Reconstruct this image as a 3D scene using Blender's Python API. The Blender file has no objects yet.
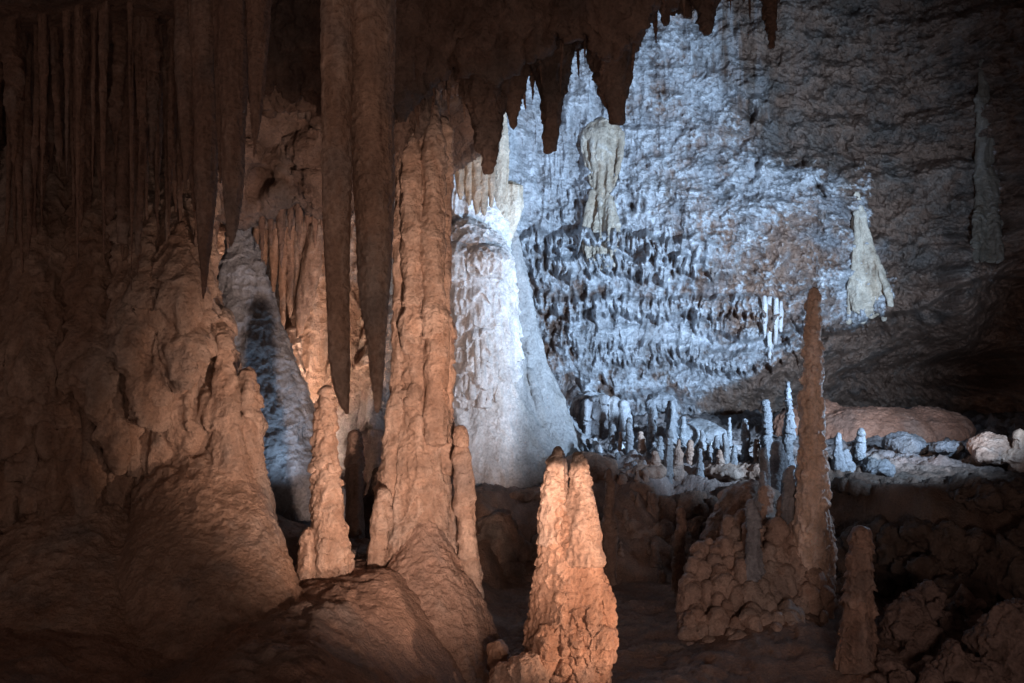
import bpy, math, random
import numpy as np
from mathutils import Vector
f4 = np.float32
scene = bpy.context.scene
COL = scene.collection
F = 1000.0
CZ = 2.0

def P(px, py, Y):
    """a point of the cave seen at (px, py) when it stands Y metres away"""
    return ((px - 512) / F * Y, Y, CZ + (341.5 - py) / F * Y)

# ------------------------------------------------------------------ noise
_rng = np.random.RandomState(7)
_perm = np.tile(_rng.permutation(256).astype(np.int32), 3)
_g = _rng.normal(size=(256, 3)).astype(f4); _g /= np.linalg.norm(_g, axis=1, keepdims=True)
_cell = _rng.rand(256, 3).astype(f4)

def perlin(x, y, z):
    x = np.asarray(x, f4); y = np.asarray(y, f4); z = np.asarray(z, f4)
    x, y, z = np.broadcast_arrays(x, y, z)
    xi = np.floor(x).astype(np.int32); yi = np.floor(y).astype(np.int32); zi = np.floor(z).astype(np.int32)
    xf = x - xi; yf = y - yi; zf = z - zi
    xi &= 255; yi &= 255; zi &= 255
    u = xf*xf*xf*(xf*(xf*6-15)+10); v = yf*yf*yf*(yf*(yf*6-15)+10); w = zf*zf*zf*(zf*(zf*6-15)+10)
    r = 0
    for dx in (0, 1):
        wu = u if dx else 1-u
        a = _perm[xi+dx]
        for dy in (0, 1):
            wv = v if dy else 1-v
            b = _perm[a+yi+dy]
            for dz in (0, 1):
                ww = w if dz else 1-w
                g = _g[_perm[b+zi+dz] & 255]
                r = r + wu*wv*ww*(g[..., 0]*(xf-dx)+g[..., 1]*(yf-dy)+g[..., 2]*(zf-dz))
    return r*1.5

def fbm(x, y, z, f=1.0, o=4, gain=.5, lac=2.03):
    a = 1.0; r = 0; t = 0
    for i in range(o):
        r = r + a*perlin(x*f+17.3*i, y*f+5.1*i, z*f+9.7*i); t += a
        a *= gain; f *= lac
    return r/t

def ridged(x, y, z, f=1.0, o=4, gain=.5):
    a = 1.0; r = 0; t = 0
    for i in range(o):
        r = r + a*(1-np.abs(perlin(x*f+11.3*i, y*f+3.1*i, z*f+7.7*i))*1.7); t += a
        a *= gain; f *= 2.07
    return r/t

def worley(x, y, z, f=1.0):
    x = np.asarray(x, f4)*f; y = np.asarray(y, f4)*f; z = np.asarray(z, f4)*f
    x, y, z = np.broadcast_arrays(x, y, z)
    xi = np.floor(x).astype(np.int32); yi = np.floor(y).astype(np.int32); zi = np.floor(z).astype(np.int32)
    d1 = np.full(x.shape, 9., f4)
    for dx in (-1, 0, 1):
        for dy in (-1, 0, 1):
            for dz in (-1, 0, 1):
                a = xi+dx; b = yi+dy; c = zi+dz
                h = _perm[_perm[_perm[a & 255]+(b & 255)]+(c & 255)] & 255
                q = _cell[h]
                d = (a+q[..., 0]-x)**2+(b+q[..., 1]-y)**2+(c+q[..., 2]-z)**2
                d1 = np.minimum(d1, d)
    return np.sqrt(d1)

def sst(a, b, x):
    t = np.clip((x-a)/(b-a), 0, 1)
    return t*t*(3-2*t)

# ------------------------------------------------------------------ mesh makers
def link_mesh(name, V, Q, colr, mat, loc=(0, 0, 0), parent=None):
    me = bpy.data.meshes.new(name)
    V = np.asarray(V, f4) - np.asarray(loc, f4)
    me.vertices.add(len(V)); me.vertices.foreach_set('co', V.ravel())
    Q = np.asarray(Q, np.int32)
    k = Q.shape[1]
    me.loops.add(Q.size); me.loops.foreach_set('vertex_index', Q.ravel())
    me.polygons.add(len(Q))
    me.polygons.foreach_set('loop_start', np.arange(0, Q.size, k, dtype=np.int32))
    me.polygons.foreach_set('use_smooth', np.ones(len(Q), bool))
    me.update(calc_edges=True)
    if colr is not None:
        at = me.color_attributes.new('col', 'FLOAT_COLOR', 'POINT')
        c = np.ones((len(V), 4), f4); c[:, :3] = colr
        at.data.foreach_set('color', c.ravel())
    me.materials.append(mat)
    o = bpy.data.objects.new(name, me)
    o.location = loc
    COL.objects.link(o)
    if parent: o.parent = parent
    return o

def sphere(c, r, nu=16, nv=10):
    c = np.array(c, f4); r = np.array(r if hasattr(r, '__len__') else (r, r, r), f4)
    V = [(0, 0, 1)]
    for i in range(1, nv):
        t = math.pi*i/nv
        for j in range(nu):
            p = 2*math.pi*j/nu
            V.append((math.sin(t)*math.cos(p), math.sin(t)*math.sin(p), math.cos(t)))
    V.append((0, 0, -1))
    T = []
    for j in range(nu): T.append((0, 1+j, 1+(j+1) % nu))
    for i in range(nv-2):
        for j in range(nu):
            a = 1+i*nu+j; b = 1+i*nu+(j+1) % nu
            T += [(a, a+nu, b+nu), (a, b+nu, b)]
    e = len(V)-1; s = 1+(nv-2)*nu
    for j in range(nu): T.append((s+j, e, s+(j+1) % nu))
    return np.array(V, f4)*r+c, T

def tube(pts, rads, nu=20, flat=1.0):
    """closed tapering body along a line of points (mostly vertical); flat squeezes it in depth"""
    pts = np.array(pts, float); n = len(pts)
    if pts[0, 2] < pts[-1, 2]: pts = pts[::-1]; rads = list(rads)[::-1]
    V = [tuple(pts[0]+np.array((0, 0, rads[0]*.5)))]
    for k in range(n):
        for j in range(nu):
            p = 2*math.pi*j/nu
            V.append((pts[k, 0]+rads[k]*math.cos(p), pts[k, 1]+rads[k]*flat*math.sin(p), pts[k, 2]))
    V.append(tuple(pts[-1]-np.array((0, 0, rads[-1]*.5))))
    T = []
    for j in range(nu): T.append((0, 1+j, 1+(j+1) % nu))
    for i in range(n-1):
        for j in range(nu):
            a = 1+i*nu+j; b = 1+i*nu+(j+1) % nu
            T += [(a, a+nu, b+nu), (a, b+nu, b)]
    e = len(V)-1; s = 1+(n-1)*nu
    for j in range(nu): T.append((s+j, e, s+(j+1) % nu))
    return np.array(V, f4), T

def ptube(lst, Y, flat=1.0, nu=20):
    """lst of (px, py, r_px) seen at distance Y (or with a 4th item, its own distance)"""
    pts = []; rr = []
    for q in lst:
        y = q[3] if len(q) > 3 else Y
        pts.append(P(q[0], q[1], y)); rr.append(q[2]/F*y)
    # refine the line smoothly
    pts = np.array(pts); rr = np.array(rr); n = len(pts)
    t = np.arange(n); tt = np.linspace(0, n-1, (n-1)*4+1)
    def sm(v):
        out = np.interp(tt, t, v); k = out.copy()
        for _ in range(2): k[1:-1] = (k[:-2]+2*k[1:-1]+k[2:])/4
        return k
    pts = np.stack([sm(pts[:, i]) for i in range(3)], 1); rr = sm(rr)
    return tube(pts, rr, nu, flat)

def psph(px, py, Y, rx, ry=None, rz=None):
    s = Y/F
    ry_ = rx if ry is None else ry
    return sphere(P(px, py, Y), (rx*s, (rx if rz is None else rz)*s, ry_*s))

def remesh(prims, voxel, smooth=4):
    VV = []; TT = []; n = 0
    for V, T in prims:
        VV.append(V); TT.append(np.array(T, np.int32)+n); n += len(V)
    V = np.concatenate(VV); T = np.concatenate(TT)
    me = bpy.data.meshes.new('tmp'); me.from_pydata(V.tolist(), [], T.tolist())
    o = bpy.data.objects.new('tmp', me); COL.objects.link(o)
    m = o.modifiers.new('r', 'REMESH'); m.mode = 'VOXEL'; m.voxel_size = voxel
    if smooth:
        s = o.modifiers.new('s', 'SMOOTH'); s.iterations = smooth; s.factor = .5
    dg = bpy.context.evaluated_depsgraph_get()
    ev = bpy.data.meshes.new_from_object(o.evaluated_get(dg))
    nv = len(ev.vertices)
    co = np.empty(nv*3, f4); ev.vertices.foreach_get('co', co); co = co.reshape(-1, 3)
    no = np.empty(nv*3, f4); ev.vertex_normals.foreach_get('vector', no); no = no.reshape(-1, 3)
    nl = len(ev.loops); li = np.empty(nl, np.int32); ev.loops.foreach_get('vertex_index', li)
    Q = li.reshape(-1, 4) if nl == 4*len(ev.polygons) else None
    if Q is None:
        Q = np.array([list(p.vertices)+[p.vertices[0]]*(4-len(p.vertices)) for p in ev.polygons], np.int32)
    bpy.data.objects.remove(o); bpy.data.meshes.remove(me); bpy.data.meshes.remove(ev)
    return co, no, Q

# ------------------------------------------------------------------ surface characters: return (out, droop, cavity 0..1)
def flow(P_, N, s=1.0, T=.16, A=.035, B=.014, C=.006, flute=14., seed=0.):
    """flowstone: drooping lips one below another with dripping, fluted edges"""
    x, y, z = P_[:, 0]+seed, P_[:, 1]+seed*.7, P_[:, 2]
    fl = ridged(x, y, z*.10, flute/s, 2)                       # long vertical flutes
    fl2 = perlin(x*flute*2.3/s, y*flute*2.3/s, z*flute*.35/s)
    w1 = perlin(x*1.6/s, y*1.6/s, z*.9/s); w2 = perlin(x*5/s, y*5/s, z*3/s)
    w3 = perlin(x*11/s, y*11/s, z*8/s)
    ph = -z/(T*s)+1.6*w1+1.15*w2+.45*w3+.42*fl+.16*fl2
    t = ph-np.floor(ph)
    b = np.power(t, 1.3)*(1-sst(.86, 1., t))
    ph2 = -z/(T*s*.42)+1.1*w1+1.6*perlin(x*9/s, y*9/s, z*6/s)+.45*fl
    t2 = ph2-np.floor(ph2)
    b2 = np.power(t2, 1.2)*(1-sst(.8, 1., t2))
    mask = np.clip(.42+1.0*perlin(x*3.6/s+9, y*3.6/s, z*2.6/s)+.5*w3, .0, 1)
    mask2 = np.clip(.5+1.0*perlin(x*3.1/s+3, y*3.1/s, z*2.6/s), 0, 1)
    mi = fbm(x, y, z*.7, 26/s, 4, .6)
    side = np.sqrt(np.clip(1-N[:, 2]**2, 0, 1))
    h = side*(A*b*mask+A*.42*b2*mask2+B*(fl-.5)*(.35+.9*b))+C*mi
    h = h*s
    droop = side*(A*.8*b*mask+A*.25*b2*mask2)*s
    cav = .30+.55*b*mask+.35*b2*mask2+.45*(fl-.55)+.35*mi
    cav = np.clip(.62+.4*mi+(cav-.62-.4*mi)*np.where(N[:, 2] > 0, sst(.1, .75, side), 1.), 0, 1)
    return h, droop, cav

def smoothstone(P_, N, s=1.0, A=.03, C=.004, flute=12., B=.0, seed=0.):
    x, y, z = P_[:, 0]+seed, P_[:, 1]+seed, P_[:, 2]
    a = fbm(x, y, z*.6, 1.6/s, 3); m = fbm(x, y, z, 26/s, 3)
    fl = ridged(x, y, z*.12, flute/s, 2)
    return (A*a+C*m+B*(fl-.5))*s, 0*a, np.clip(.6+.5*a+.35*m+.4*(fl-.6)*(B > 0), 0, 1)

def knobs(P_, N, s=1.0, A=.05, f=8., C=.008, seed=0.):
    x, y, z = P_[:, 0]+seed, P_[:, 1]+seed, P_[:, 2]
    wx = x+.05*s*perlin(x*6/s, y*6/s, z*6/s)
    d = worley(wx, y, z*.85, f/s); d2 = worley(wx+3, y, z*.8, f*2.3/s)
    b = np.sqrt(np.clip(1-d, 0, 1)); b2 = np.sqrt(np.clip(1-d2, 0, 1))
    m = fbm(x, y, z, 30/s, 3)
    a = fbm(x, y, z, 2/s, 2)
    h = (A*(b-.4)+A*.35*(b2-.4)+A*.9*a+C*m)*s
    return h, A*.25*b*s, np.clip(.1+.7*b+.35*b2+.3*m, 0, 1)

def rough(P_, N, s=1.0, A=.12, C=.02, seed=0.):
    x, y, z = P_[:, 0]+seed, P_[:, 1]+seed, P_[:, 2]
    a = fbm(x, y, z, 1.3/s, 3); r = ridged(x, y, z, 2.6/s, 4, .55); m = fbm(x, y, z, 18/s, 4, .6)
    h = (A*a+A*.8*(r-.6)+C*m)*s
    return h, 0*h, np.clip(.5+.9*(r-.6)+.5*m, 0, 1)

def blend_disp(P_, N, a, b, w):
    return tuple(a[i]*(1-w)+b[i]*w for i in range(3))

PAL = {
    'dim':   ((.03, .028, .028), (.085, .088, .097), (.14, .145, .16), (.07, .065, .06)),
    'roof':   ((.05, .028, .02), (.19, .12, .09), (.27, .185, .145), (.11, .065, .045)),  # (crevice, body, crest, stain)
    'orange': ((.14, .072, .045), (.45, .29, .205), (.60, .43, .33), (.32, .175, .11)),
    'brown':  ((.10, .055, .038), (.30, .19, .14), (.40, .28, .22), (.20, .115, .08)),
    'white':  ((.40, .36, .33), (.74, .73, .74), (.84, .84, .86), (.60, .54, .48)),
    'cream':  ((.22, .15, .10), (.62, .54, .44), (.78, .73, .66), (.45, .33, .22)),
    'grey':   ((.08, .07, .07), (.27, .27, .29), (.42, .43, .46), (.20, .17, .15)),
    'sand':   ((.20, .12, .085), (.33, .21, .155), (.37, .245, .185), (.28, .17, .12)),
    'dark':   ((.05, .034, .028), (.15, .10, .08), (.22, .155, .13), (.11, .07, .055)),
    'blueish': ((.10, .09, .09), (.46, .47, .50), (.74, .76, .80), (.30, .27, .26)),
    'dullblue': ((.06, .055, .055), (.17, .175, .19), (.27, .28, .30), (.12, .11, .105)),
}
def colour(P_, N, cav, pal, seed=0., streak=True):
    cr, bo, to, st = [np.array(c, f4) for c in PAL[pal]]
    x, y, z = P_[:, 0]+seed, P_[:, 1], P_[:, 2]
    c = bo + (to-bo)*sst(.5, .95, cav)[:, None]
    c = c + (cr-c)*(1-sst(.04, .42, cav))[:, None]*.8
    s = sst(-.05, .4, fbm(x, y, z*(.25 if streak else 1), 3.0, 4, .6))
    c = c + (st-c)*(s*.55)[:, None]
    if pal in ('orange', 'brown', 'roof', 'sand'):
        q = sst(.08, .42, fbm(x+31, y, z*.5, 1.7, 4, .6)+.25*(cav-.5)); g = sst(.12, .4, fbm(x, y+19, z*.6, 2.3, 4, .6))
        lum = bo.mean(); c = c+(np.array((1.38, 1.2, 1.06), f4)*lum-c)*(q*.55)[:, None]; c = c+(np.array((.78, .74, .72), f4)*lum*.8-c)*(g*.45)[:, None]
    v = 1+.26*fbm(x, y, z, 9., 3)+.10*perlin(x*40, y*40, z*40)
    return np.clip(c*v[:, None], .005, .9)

def rock(name, prims, voxel, disp, pal, mat, smooth=4, parent=None, seed=0., base=None, tint=None):
    co, no, Q = remesh(prims, voxel, smooth)
    h, dr, cav = disp(co, no)
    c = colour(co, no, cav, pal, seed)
    if tint is not None: c = tint(co, no, c, cav)
    V = co+no*h[:, None]
    V[:, 2] -= dr
    if base is None:
        zmin = V[:, 2].min(); b = V[V[:, 2] < zmin+.3].mean(0); base = (float(b[0]), float(b[1]), float(zmin))
    return link_mesh(name, V, Q, c, mat, base, parent)

def tag(o, label, cat, group=None):
    o['label'] = label; o['category'] = cat
    if group: o['group'] = group
    return o
def struct(o):
    o['kind'] = 'structure'; return o

# ------------------------------------------------------------------ materials
def stone(name, rough0=.62, bump=.6, scale=1.0, spec=.3, grain=60.):
    m = bpy.data.materials.new(name); m.use_nodes = True
    nt = m.node_tree; N = nt.nodes; L = nt.links; N.clear()
    out = N.new('ShaderNodeOutputMaterial'); b = N.new('ShaderNodeBsdfPrincipled')
    at = N.new('ShaderNodeAttribute'); at.attribute_name = 'col'
    geo = N.new('ShaderNodeNewGeometry')
    n1 = N.new('ShaderNodeTexNoise'); n1.inputs['Scale'].default_value = grain*scale; n1.inputs['Detail'].default_value = 5
    n1.inputs['Roughness'].default_value = .65
    n2 = N.new('ShaderNodeTexNoise'); n2.inputs['Scale'].default_value = 9*scale; n2.inputs['Detail'].default_value = 6
    n2.inputs['Roughness'].default_value = .6
    vo = N.new('ShaderNodeTexVoronoi'); vo.inputs['Scale'].default_value = 34*scale
    for n in (n1, n2, vo): L.new(geo.outputs['Position'], n.inputs['Vector'])
    mr = N.new('ShaderNodeMapRange'); mr.inputs['From Min'].default_value = .3; mr.inputs['From Max'].default_value = .7
    mr.inputs['To Min'].default_value = .72; mr.inputs['To Max'].default_value = 1.2
    L.new(n1.outputs['Fac'], mr.inputs['Value'])
    mr2 = N.new('ShaderNodeMapRange'); mr2.inputs['From Min'].default_value = .3; mr2.inputs['From Max'].default_value = .7
    mr2.inputs['To Min'].default_value = .8; mr2.inputs['To Max'].default_value = 1.15
    L.new(n2.outputs['Fac'], mr2.inputs['Value'])
    mu = N.new('ShaderNodeMath'); mu.operation = 'MULTIPLY'
    L.new(mr.outputs[0], mu.inputs[0]); L.new(mr2.outputs[0], mu.inputs[1])
    vm = N.new('ShaderNodeVectorMath'); vm.operation = 'SCALE'
    L.new(at.outputs['Color'], vm.inputs[0]); L.new(mu.outputs[0], vm.inputs['Scale'])
    L.new(vm.outputs[0], b.inputs['Base Color'])
    rr = N.new('ShaderNodeMapRange'); rr.inputs['From Min'].default_value = .35; rr.inputs['From Max'].default_value = .65
    rr.inputs['To Min'].default_value = rough0-.17; rr.inputs['To Max'].default_value = rough0+.2
    L.new(n2.outputs['Fac'], rr.inputs['Value']); L.new(rr.outputs[0], b.inputs['Roughness'])
    b.inputs['Specular IOR Level'].default_value = spec
    ad = N.new('ShaderNodeMath'); ad.operation = 'MULTIPLY_ADD'; ad.inputs[1].default_value = -.35
    L.new(vo.outputs['Distance'], ad.inputs[0]); L.new(n1.outputs['Fac'], ad.inputs[2])
    bp = N.new('ShaderNodeBump'); bp.inputs['Strength'].default_value = bump; bp.inputs['Distance'].default_value = .02/scale
    L.new(ad.outputs[0], bp.inputs['Height']); L.new(bp.outputs[0], b.inputs['Normal'])
    L.new(b.outputs[0], out.inputs[0])
    return m
M_flow = stone('wet_flowstone', .46, 1.0, 1.0, .5)
M_dry = stone('dry_stone', .66, 1.0, 1.0, .35)
M_sand = stone('silt', .66, 1.0, 1.0, .3, 70)
M_wall = stone('wall_rock', .7, .9, .45, .25, 50)
M_white = stone('white_calcite', .45, .8, .8, .4)

# ------------------------------------------------------------------ THE GROUND
def ground_z(x, y):
    edge = 9.0+.35*np.sin(x*1.3)+.5*perlin(x*.7, 3.3, 0*x)-.9*sst(2.3, 3.4, x)
    edge = edge+.25*perlin(x*3, y*.5, 0*x)
    plat = sst(-.95, .12, y-edge)
    z = 0.0+.05*perlin(x*.9, y*.9, 0*x)
    # the cliff below the plateau is deeper on the right
    z = z-.35*sst(2.2, 3.2, x)*(1-sst(4, 5.5, 10-y))
    z = z+plat*(.82-.20*sst(1.0, .35, x)-z)+plat*(.10*fbm(x, y, 0*x, 1.2, 3))
    # low mound of silt and flowstone on the left
    e = -.02+.12*perlin(y*.8, 1.1, 0*x)
    mound = sst(-.05, .85, e-x)*.63+sst(.8, 2.4, -x)*.30
    mound = mound*(1-.35*sst(6.5, 7.5, y)*sst(-2.4, -.6, x)) 
    z = np.maximum(z, mound) + .0*x
    z = z+.12*np.exp(-((x+.42)**2/.16+(y-5.5)**2/.40))-.34*np.maximum(mound, 0)*sst(-.9, -1.6, x)*(1-sst(5.8, 6.6, y))
    # footing of the right-hand mound of knobs
    z = z+.16*np.exp(-(((x-1.95)/.6)**2+((y-7.1)/.8)**2))
    return z
def build_ground():
    ys = 1.9*np.power(19.0/1.9, np.linspace(0, 1, 640)); us = np.linspace(-.8, .85, 1150)
    Y, U = np.meshgrid(ys, us, indexing='ij'); X = U*Y
    x = X.ravel().astype(f4); y = Y.ravel().astype(f4)
    z = ground_z(x, y)
    near = 1-sst(6.0, 8.5, y)
    onmound = sst(.1, -.2, x)
    r = ridged(x, y, 0*x, 1.6, 4, .55); m = fbm(x, y, 0*x, 9, 4, .6)
    lump = np.clip(1-worley(x, y, 0*x, 5.), 0, 1)
    rocky = 1-onmound*near
    z = z+rocky*(.07*(r-.6)+.035*m*(.6+.8*sst(8, 9.5, y))+.13*lump*sst(8.5, 9.2, y)*sst(-.3, .3, perlin(x*1.7, y*1.7, 0*x))+.05*np.clip(1-worley(x, y, 3+0*x, 13.), 0, 1)*sst(8.2, 9, y))+onmound*near*(.05*fbm(x, y, 0*x, 2.2, 3)+.03*(ridged(x*.5, y, 0*x, 7, 3)-.6)+.022*m)
    z = z+.014*fbm(x, y, 0*x, 24, 3, .6)+.022*sst(.75, .35, worley(x, y, 5+0*x, 9.))*sst(0, .3, perlin(x*1.3, y*1.3, 7+0*x))
    z = z+onmound*near*sst(-.2, -1.0, x)*(.05*np.sqrt(np.clip(1-worley(x, y, 0*x, 4.2), 0, 1))+.02*np.sqrt(np.clip(1-worley(x, y, 0*x, 11.), 0, 1)))
    # grading ripples across the muddy lower floor
    cav = np.clip(.55+.8*(r-.6)*rocky+.5*m, 0, 1)
    Pn = np.stack([x, y, z], 1); N = np.zeros_like(Pn)
    c1 = colour(Pn, N, cav, 'sand', 0, False); c2 = colour(Pn, N, cav, 'brown', 3, False); c3 = colour(Pn, N, cav, 'grey', 3, False)
    w = sst(.2, .8, rocky)[:, None]
    c = c1*(1-w)+c2*w
    w2 = (sst(8.6, 9.6, y)*.7)[:, None]
    c = c*(1-w2)+c3*w2
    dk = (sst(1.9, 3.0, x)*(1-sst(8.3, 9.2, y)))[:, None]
    c = c*(1-.55*dk)*(1-.72*sst(2.3, 2.8, x)*sst(8.0, 8.6, y)*(.6+.4*sst(-.2, .2, m)))[:, None]  # gully shade and a dimmer right plateau painted into the ground colour
    n, k = Y.shape
    i = np.arange(n*k).reshape(n, k)
    Q = np.stack([i[:-1, :-1], i[:-1, 1:], i[1:, 1:], i[1:, :-1]], -1).reshape(-1, 4)
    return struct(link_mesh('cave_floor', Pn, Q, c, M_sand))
build_ground()

LR = random.Random(11)
prims = []
for i in range(210):
    x = LR.uniform(-.6, 6.2); low = .20*float(sst(1.0, .35, x))
    e = 9.0+.35*math.sin(x*1.3)-.9*float(sst(2.3, 3.4, x))
    z = LR.uniform(-.15, .62)-low
    r = LR.uniform(.05, .17); z -= .05
    prims.append(sphere((x, e-.75+.75*z+LR.uniform(-.08, .12), z), (r*1.3, r, r*LR.uniform(.8, 1.7)), 14, 9))
    if i % 3 == 0: prims.append(sphere((x+.1, e+.1+LR.uniform(-.1, .2), .80-low), (r*1.7, r*1.3, r*.45), 14, 9))
def build_ledge():
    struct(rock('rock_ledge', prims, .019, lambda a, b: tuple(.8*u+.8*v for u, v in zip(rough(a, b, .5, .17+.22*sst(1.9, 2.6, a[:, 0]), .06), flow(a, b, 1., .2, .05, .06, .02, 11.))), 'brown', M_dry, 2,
           tint=lambda co, no, c, cav: c*(1-.72*sst(2.0, 2.8, co[:, 0]))[:, None]))  # gully shade put into the colour of the right end
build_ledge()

# ------------------------------------------------------------------ THE FAR WALL
def gauss(px, py, cx, cy, sx, sy): return np.exp(-((px-cx)/sx)**2-((py-cy)/sy)**2)
def build_far_wall():
    pxs = np.linspace(395, 1230, 1050); pys = np.linspace(-330, 450, 960)
    PY, PX = np.meshgrid(pys, pxs, indexing='ij')
    px = PX.ravel().astype(f4); py = PY.ravel().astype(f4)
    Y = 15.4-1.6*sst(560, 420, px)-3.0*sst(820, 1200, px)**1.2*1.0
    Y = Y+.9*sst(0, -330, py)*-3            # leans in overhead
    # a broad swelling of the rock, and the undercut below it on the right
    arc = 392-70*sst(720, 850, px)-75*sst(930, 1030, px)
    Y = Y+.8*sst(-6, 60, py-arc+14*perlin(px/40, py/30, 0*px))*sst(720, 860, px)
    Y = Y-.9*gauss(px, py, 830, 250, 150, 110)-.5*gauss(px, py, 650, 250, 120, 60)
    Y = Y+1.6*gauss(px, py, 965, 372, 55, 20)
    Y = Y-.5*sst(985, 1060, px+.12*(py-200))*sst(90, 200, py)*sst(380, 300, py)-.7*gauss(px, py, 968, 300, 22, 60)
    Y = Y-1.3*sst(380, 440, py)*sst(760, 640, px)
    x = (px-512)/F*Y; z = CZ+(341.5-py)/F*Y
    wx = x+.25*fbm(x, 0*x, z, 1.1, 2); wz = z+.25*fbm(x, 5+0*x, z, 1.1, 2)
    big = fbm(x, 0*x, z, .55, 3)
    rid = ridged(wx, 2+0*x, wz*1.15, .9, 5, .58)
    crag = ridged(wx, 7+0*x, wz, 3.1, 4, .6)
    med = fbm(x, 0*x, z, 3.5, 4, .62)
    mic = fbm(x, 0*x, z, 15, 3, .65)
    drip = ridged(x+.05*perlin(x*2, z*5, 0*x), 0*x, z*.22, 7.0, 3, .6)
    chip = fbm(wx, 4+0*x, wz*1.3, 6.5, 4, .68)
    bil = np.abs(perlin(wx*1.7, 1+0*x, wz*2.2))+.5*np.abs(perlin(wx*4.1, 1+0*x, wz*4.9))
    pit = worley(wx, 0*x, wz*.7, 5.2)
    # zones
    Md = np.clip(gauss(px, py, 610, 250, 120, 85)*1.3+gauss(px, py, 600, 350, 90, 70)*.9, 0, 1)       # dripping crust
    Mc = np.clip(gauss(px, py, 560, 340, 60, 62)*1.4+gauss(px, py, 620, 380, 90, 40), 0, 1)           # coral-like holes
    Mr = sst(640, 760, px)                                                                            # bare rock on the right
    h = .5*big+.30*(rid-.62)*(.35+.65*Mr)+.05*(crag-.6)+.26*(bil-.45)+.10*med+.085*chip*(.7+.6*Mr)+.05*mic
    # shelves with combs of drips below
    for cy, amp, x0, x1, seed in ((232, .42, 505, 690, 1), (258, .34, 540, 715, 9), (296, .30, 520, 760, 2), (312, .2, 680, 830, 12), (345, .24, 600, 800, 3), (395, .2, 560, 690, 4), (180, .10, 500, 640, 5), (325, .16, 500, 640, 7)):
        yy = py-cy-12*perlin(px/70, seed+0*px, 0*px)-7*perlin(px/16, seed+0*px, 0*px)-.10*(px-620)*(cy in (236, 262))
        edge = sst(x0-25, x0+25, px)*sst(x1+40, x1-30, px)
        toothlen = 14+26*np.clip(ridged(px/17, seed+0*px, 0*px, 1., 3, .6)-.35, 0, 1)
        h = h+amp*edge*sst(-4, 5, yy)*(1-sst(toothlen*.75, toothlen, yy))*(.45+.75*drip)
    h = h+Md*.20*(drip-.55)*sst(-.3, .25, med)
    holes = sst(.40, .75, pit)
    Mc = Mc*sst(-.35, .3, fbm(x, 3+0*x, z, 1.5, 3))
    h = h-Mc*.24*holes+Mc*.09*med
    # jagged dark fissure
    fy = 262+32*sst(740, 775, px)+18*perlin(px/30, 8+0*px, 0*px)+42*sst(770, 800, px)
    fis = np.exp(-((py-fy)/6)**2)*sst(735, 750, px)*sst(850, 810, px)
    fy2 = 165+60*sst(800, 850, px)+10*perlin(px/18, 8+0*px, 0*px)
    fis2 = np.exp(-((py-fy2)/4)**2)*sst(755, 765, px)*sst(870, 850, px)
    fx3 = 700+8*perlin(py/20, 2+0*px, 0*px)+.0*py
    fis3 = np.exp(-((px-(752+10*perlin(py/14, 4+0*px, 0*px)+.25*(py-140)))/3.5)**2)*sst(90, 120, py)*sst(190, 160, py)
    strata = perlin(x*.35, 6+0*x, z*2.6+.5*perlin(x*.8, z*.8, 0*x)); st2 = perlin(x*.9, 8+0*x, z*7.5+.8*perlin(x*1.4, z*1.4, 0*x))
    pit2 = worley(x, 3+0*x, z, 6.5)
    h = h+.24*strata*(.35+.65*Mr)+.05*st2+.09*(pit2-.5)*sst(-.3, .3, med)
    vst = ridged(x*1., 3+0*x, z*.10, 3.4, 4, .6); Mv = np.clip(gauss(px, py, 560, 150, 90, 100)+gauss(px, py, 700, 60, 60, 90)*.6, 0, 1)
    h = h+Mv*.22*(vst-.55)
    # a ledge with its shadowed underside crossing the right half
    ly = 330+18*perlin(px/60, 2+0*px, 0*px)-55*sst(830, 1000, px); h = h+.35*sst(-40, 0, py-ly)*(1-sst(0, 7, py-ly))*sst(690, 760, px)
    fm = sst(-.1, .25, perlin(px/22, py/22, 4+0*px)); fis = fis*fm; fis2 = fis2*fm; fis3 = fis3*fm
    h = h-.30*fis-.22*fis2-.12*fis3
    Yd = Y-h
    V = np.stack([(px-512)/F*Yd, Yd, CZ+(341.5-py)/F*Yd], 1)
    cav = np.clip(.52+.3*(crag-.6)+.55*chip+.5*(bil-.4)+.7*mic+Md*.9*(drip-.55)-Mc*.7*holes, 0, 1)
    N = np.zeros_like(V)
    cav = np.clip(.52+(cav-.5)*.95, 0, 1)
    cb = colour(V, N, cav, 'blueish', 2, False); cg = colour(V, N, cav, 'grey', 5, False); cn = colour(V, N, cav, 'brown', 5, False)
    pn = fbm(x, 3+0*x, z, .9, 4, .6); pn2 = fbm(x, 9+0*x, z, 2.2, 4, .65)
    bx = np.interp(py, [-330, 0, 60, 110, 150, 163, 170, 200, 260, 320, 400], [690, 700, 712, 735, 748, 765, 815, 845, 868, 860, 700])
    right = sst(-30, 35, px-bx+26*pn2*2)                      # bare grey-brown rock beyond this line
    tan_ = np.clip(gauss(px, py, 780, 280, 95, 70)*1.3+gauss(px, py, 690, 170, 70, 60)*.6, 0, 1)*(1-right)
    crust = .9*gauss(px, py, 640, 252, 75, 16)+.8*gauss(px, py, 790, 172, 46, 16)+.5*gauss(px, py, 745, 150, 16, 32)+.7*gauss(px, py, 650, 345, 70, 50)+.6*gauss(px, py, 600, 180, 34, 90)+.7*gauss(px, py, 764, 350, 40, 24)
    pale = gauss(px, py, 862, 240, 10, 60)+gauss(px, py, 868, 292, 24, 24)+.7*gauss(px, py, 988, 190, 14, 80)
    wb = sst(-.05, .38, .45*pn+.55*pn2+.85*(cav-.48)+.20-.80*right-.30*tan_+.55*crust+pale-.25*Mc)[:, None]
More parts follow.
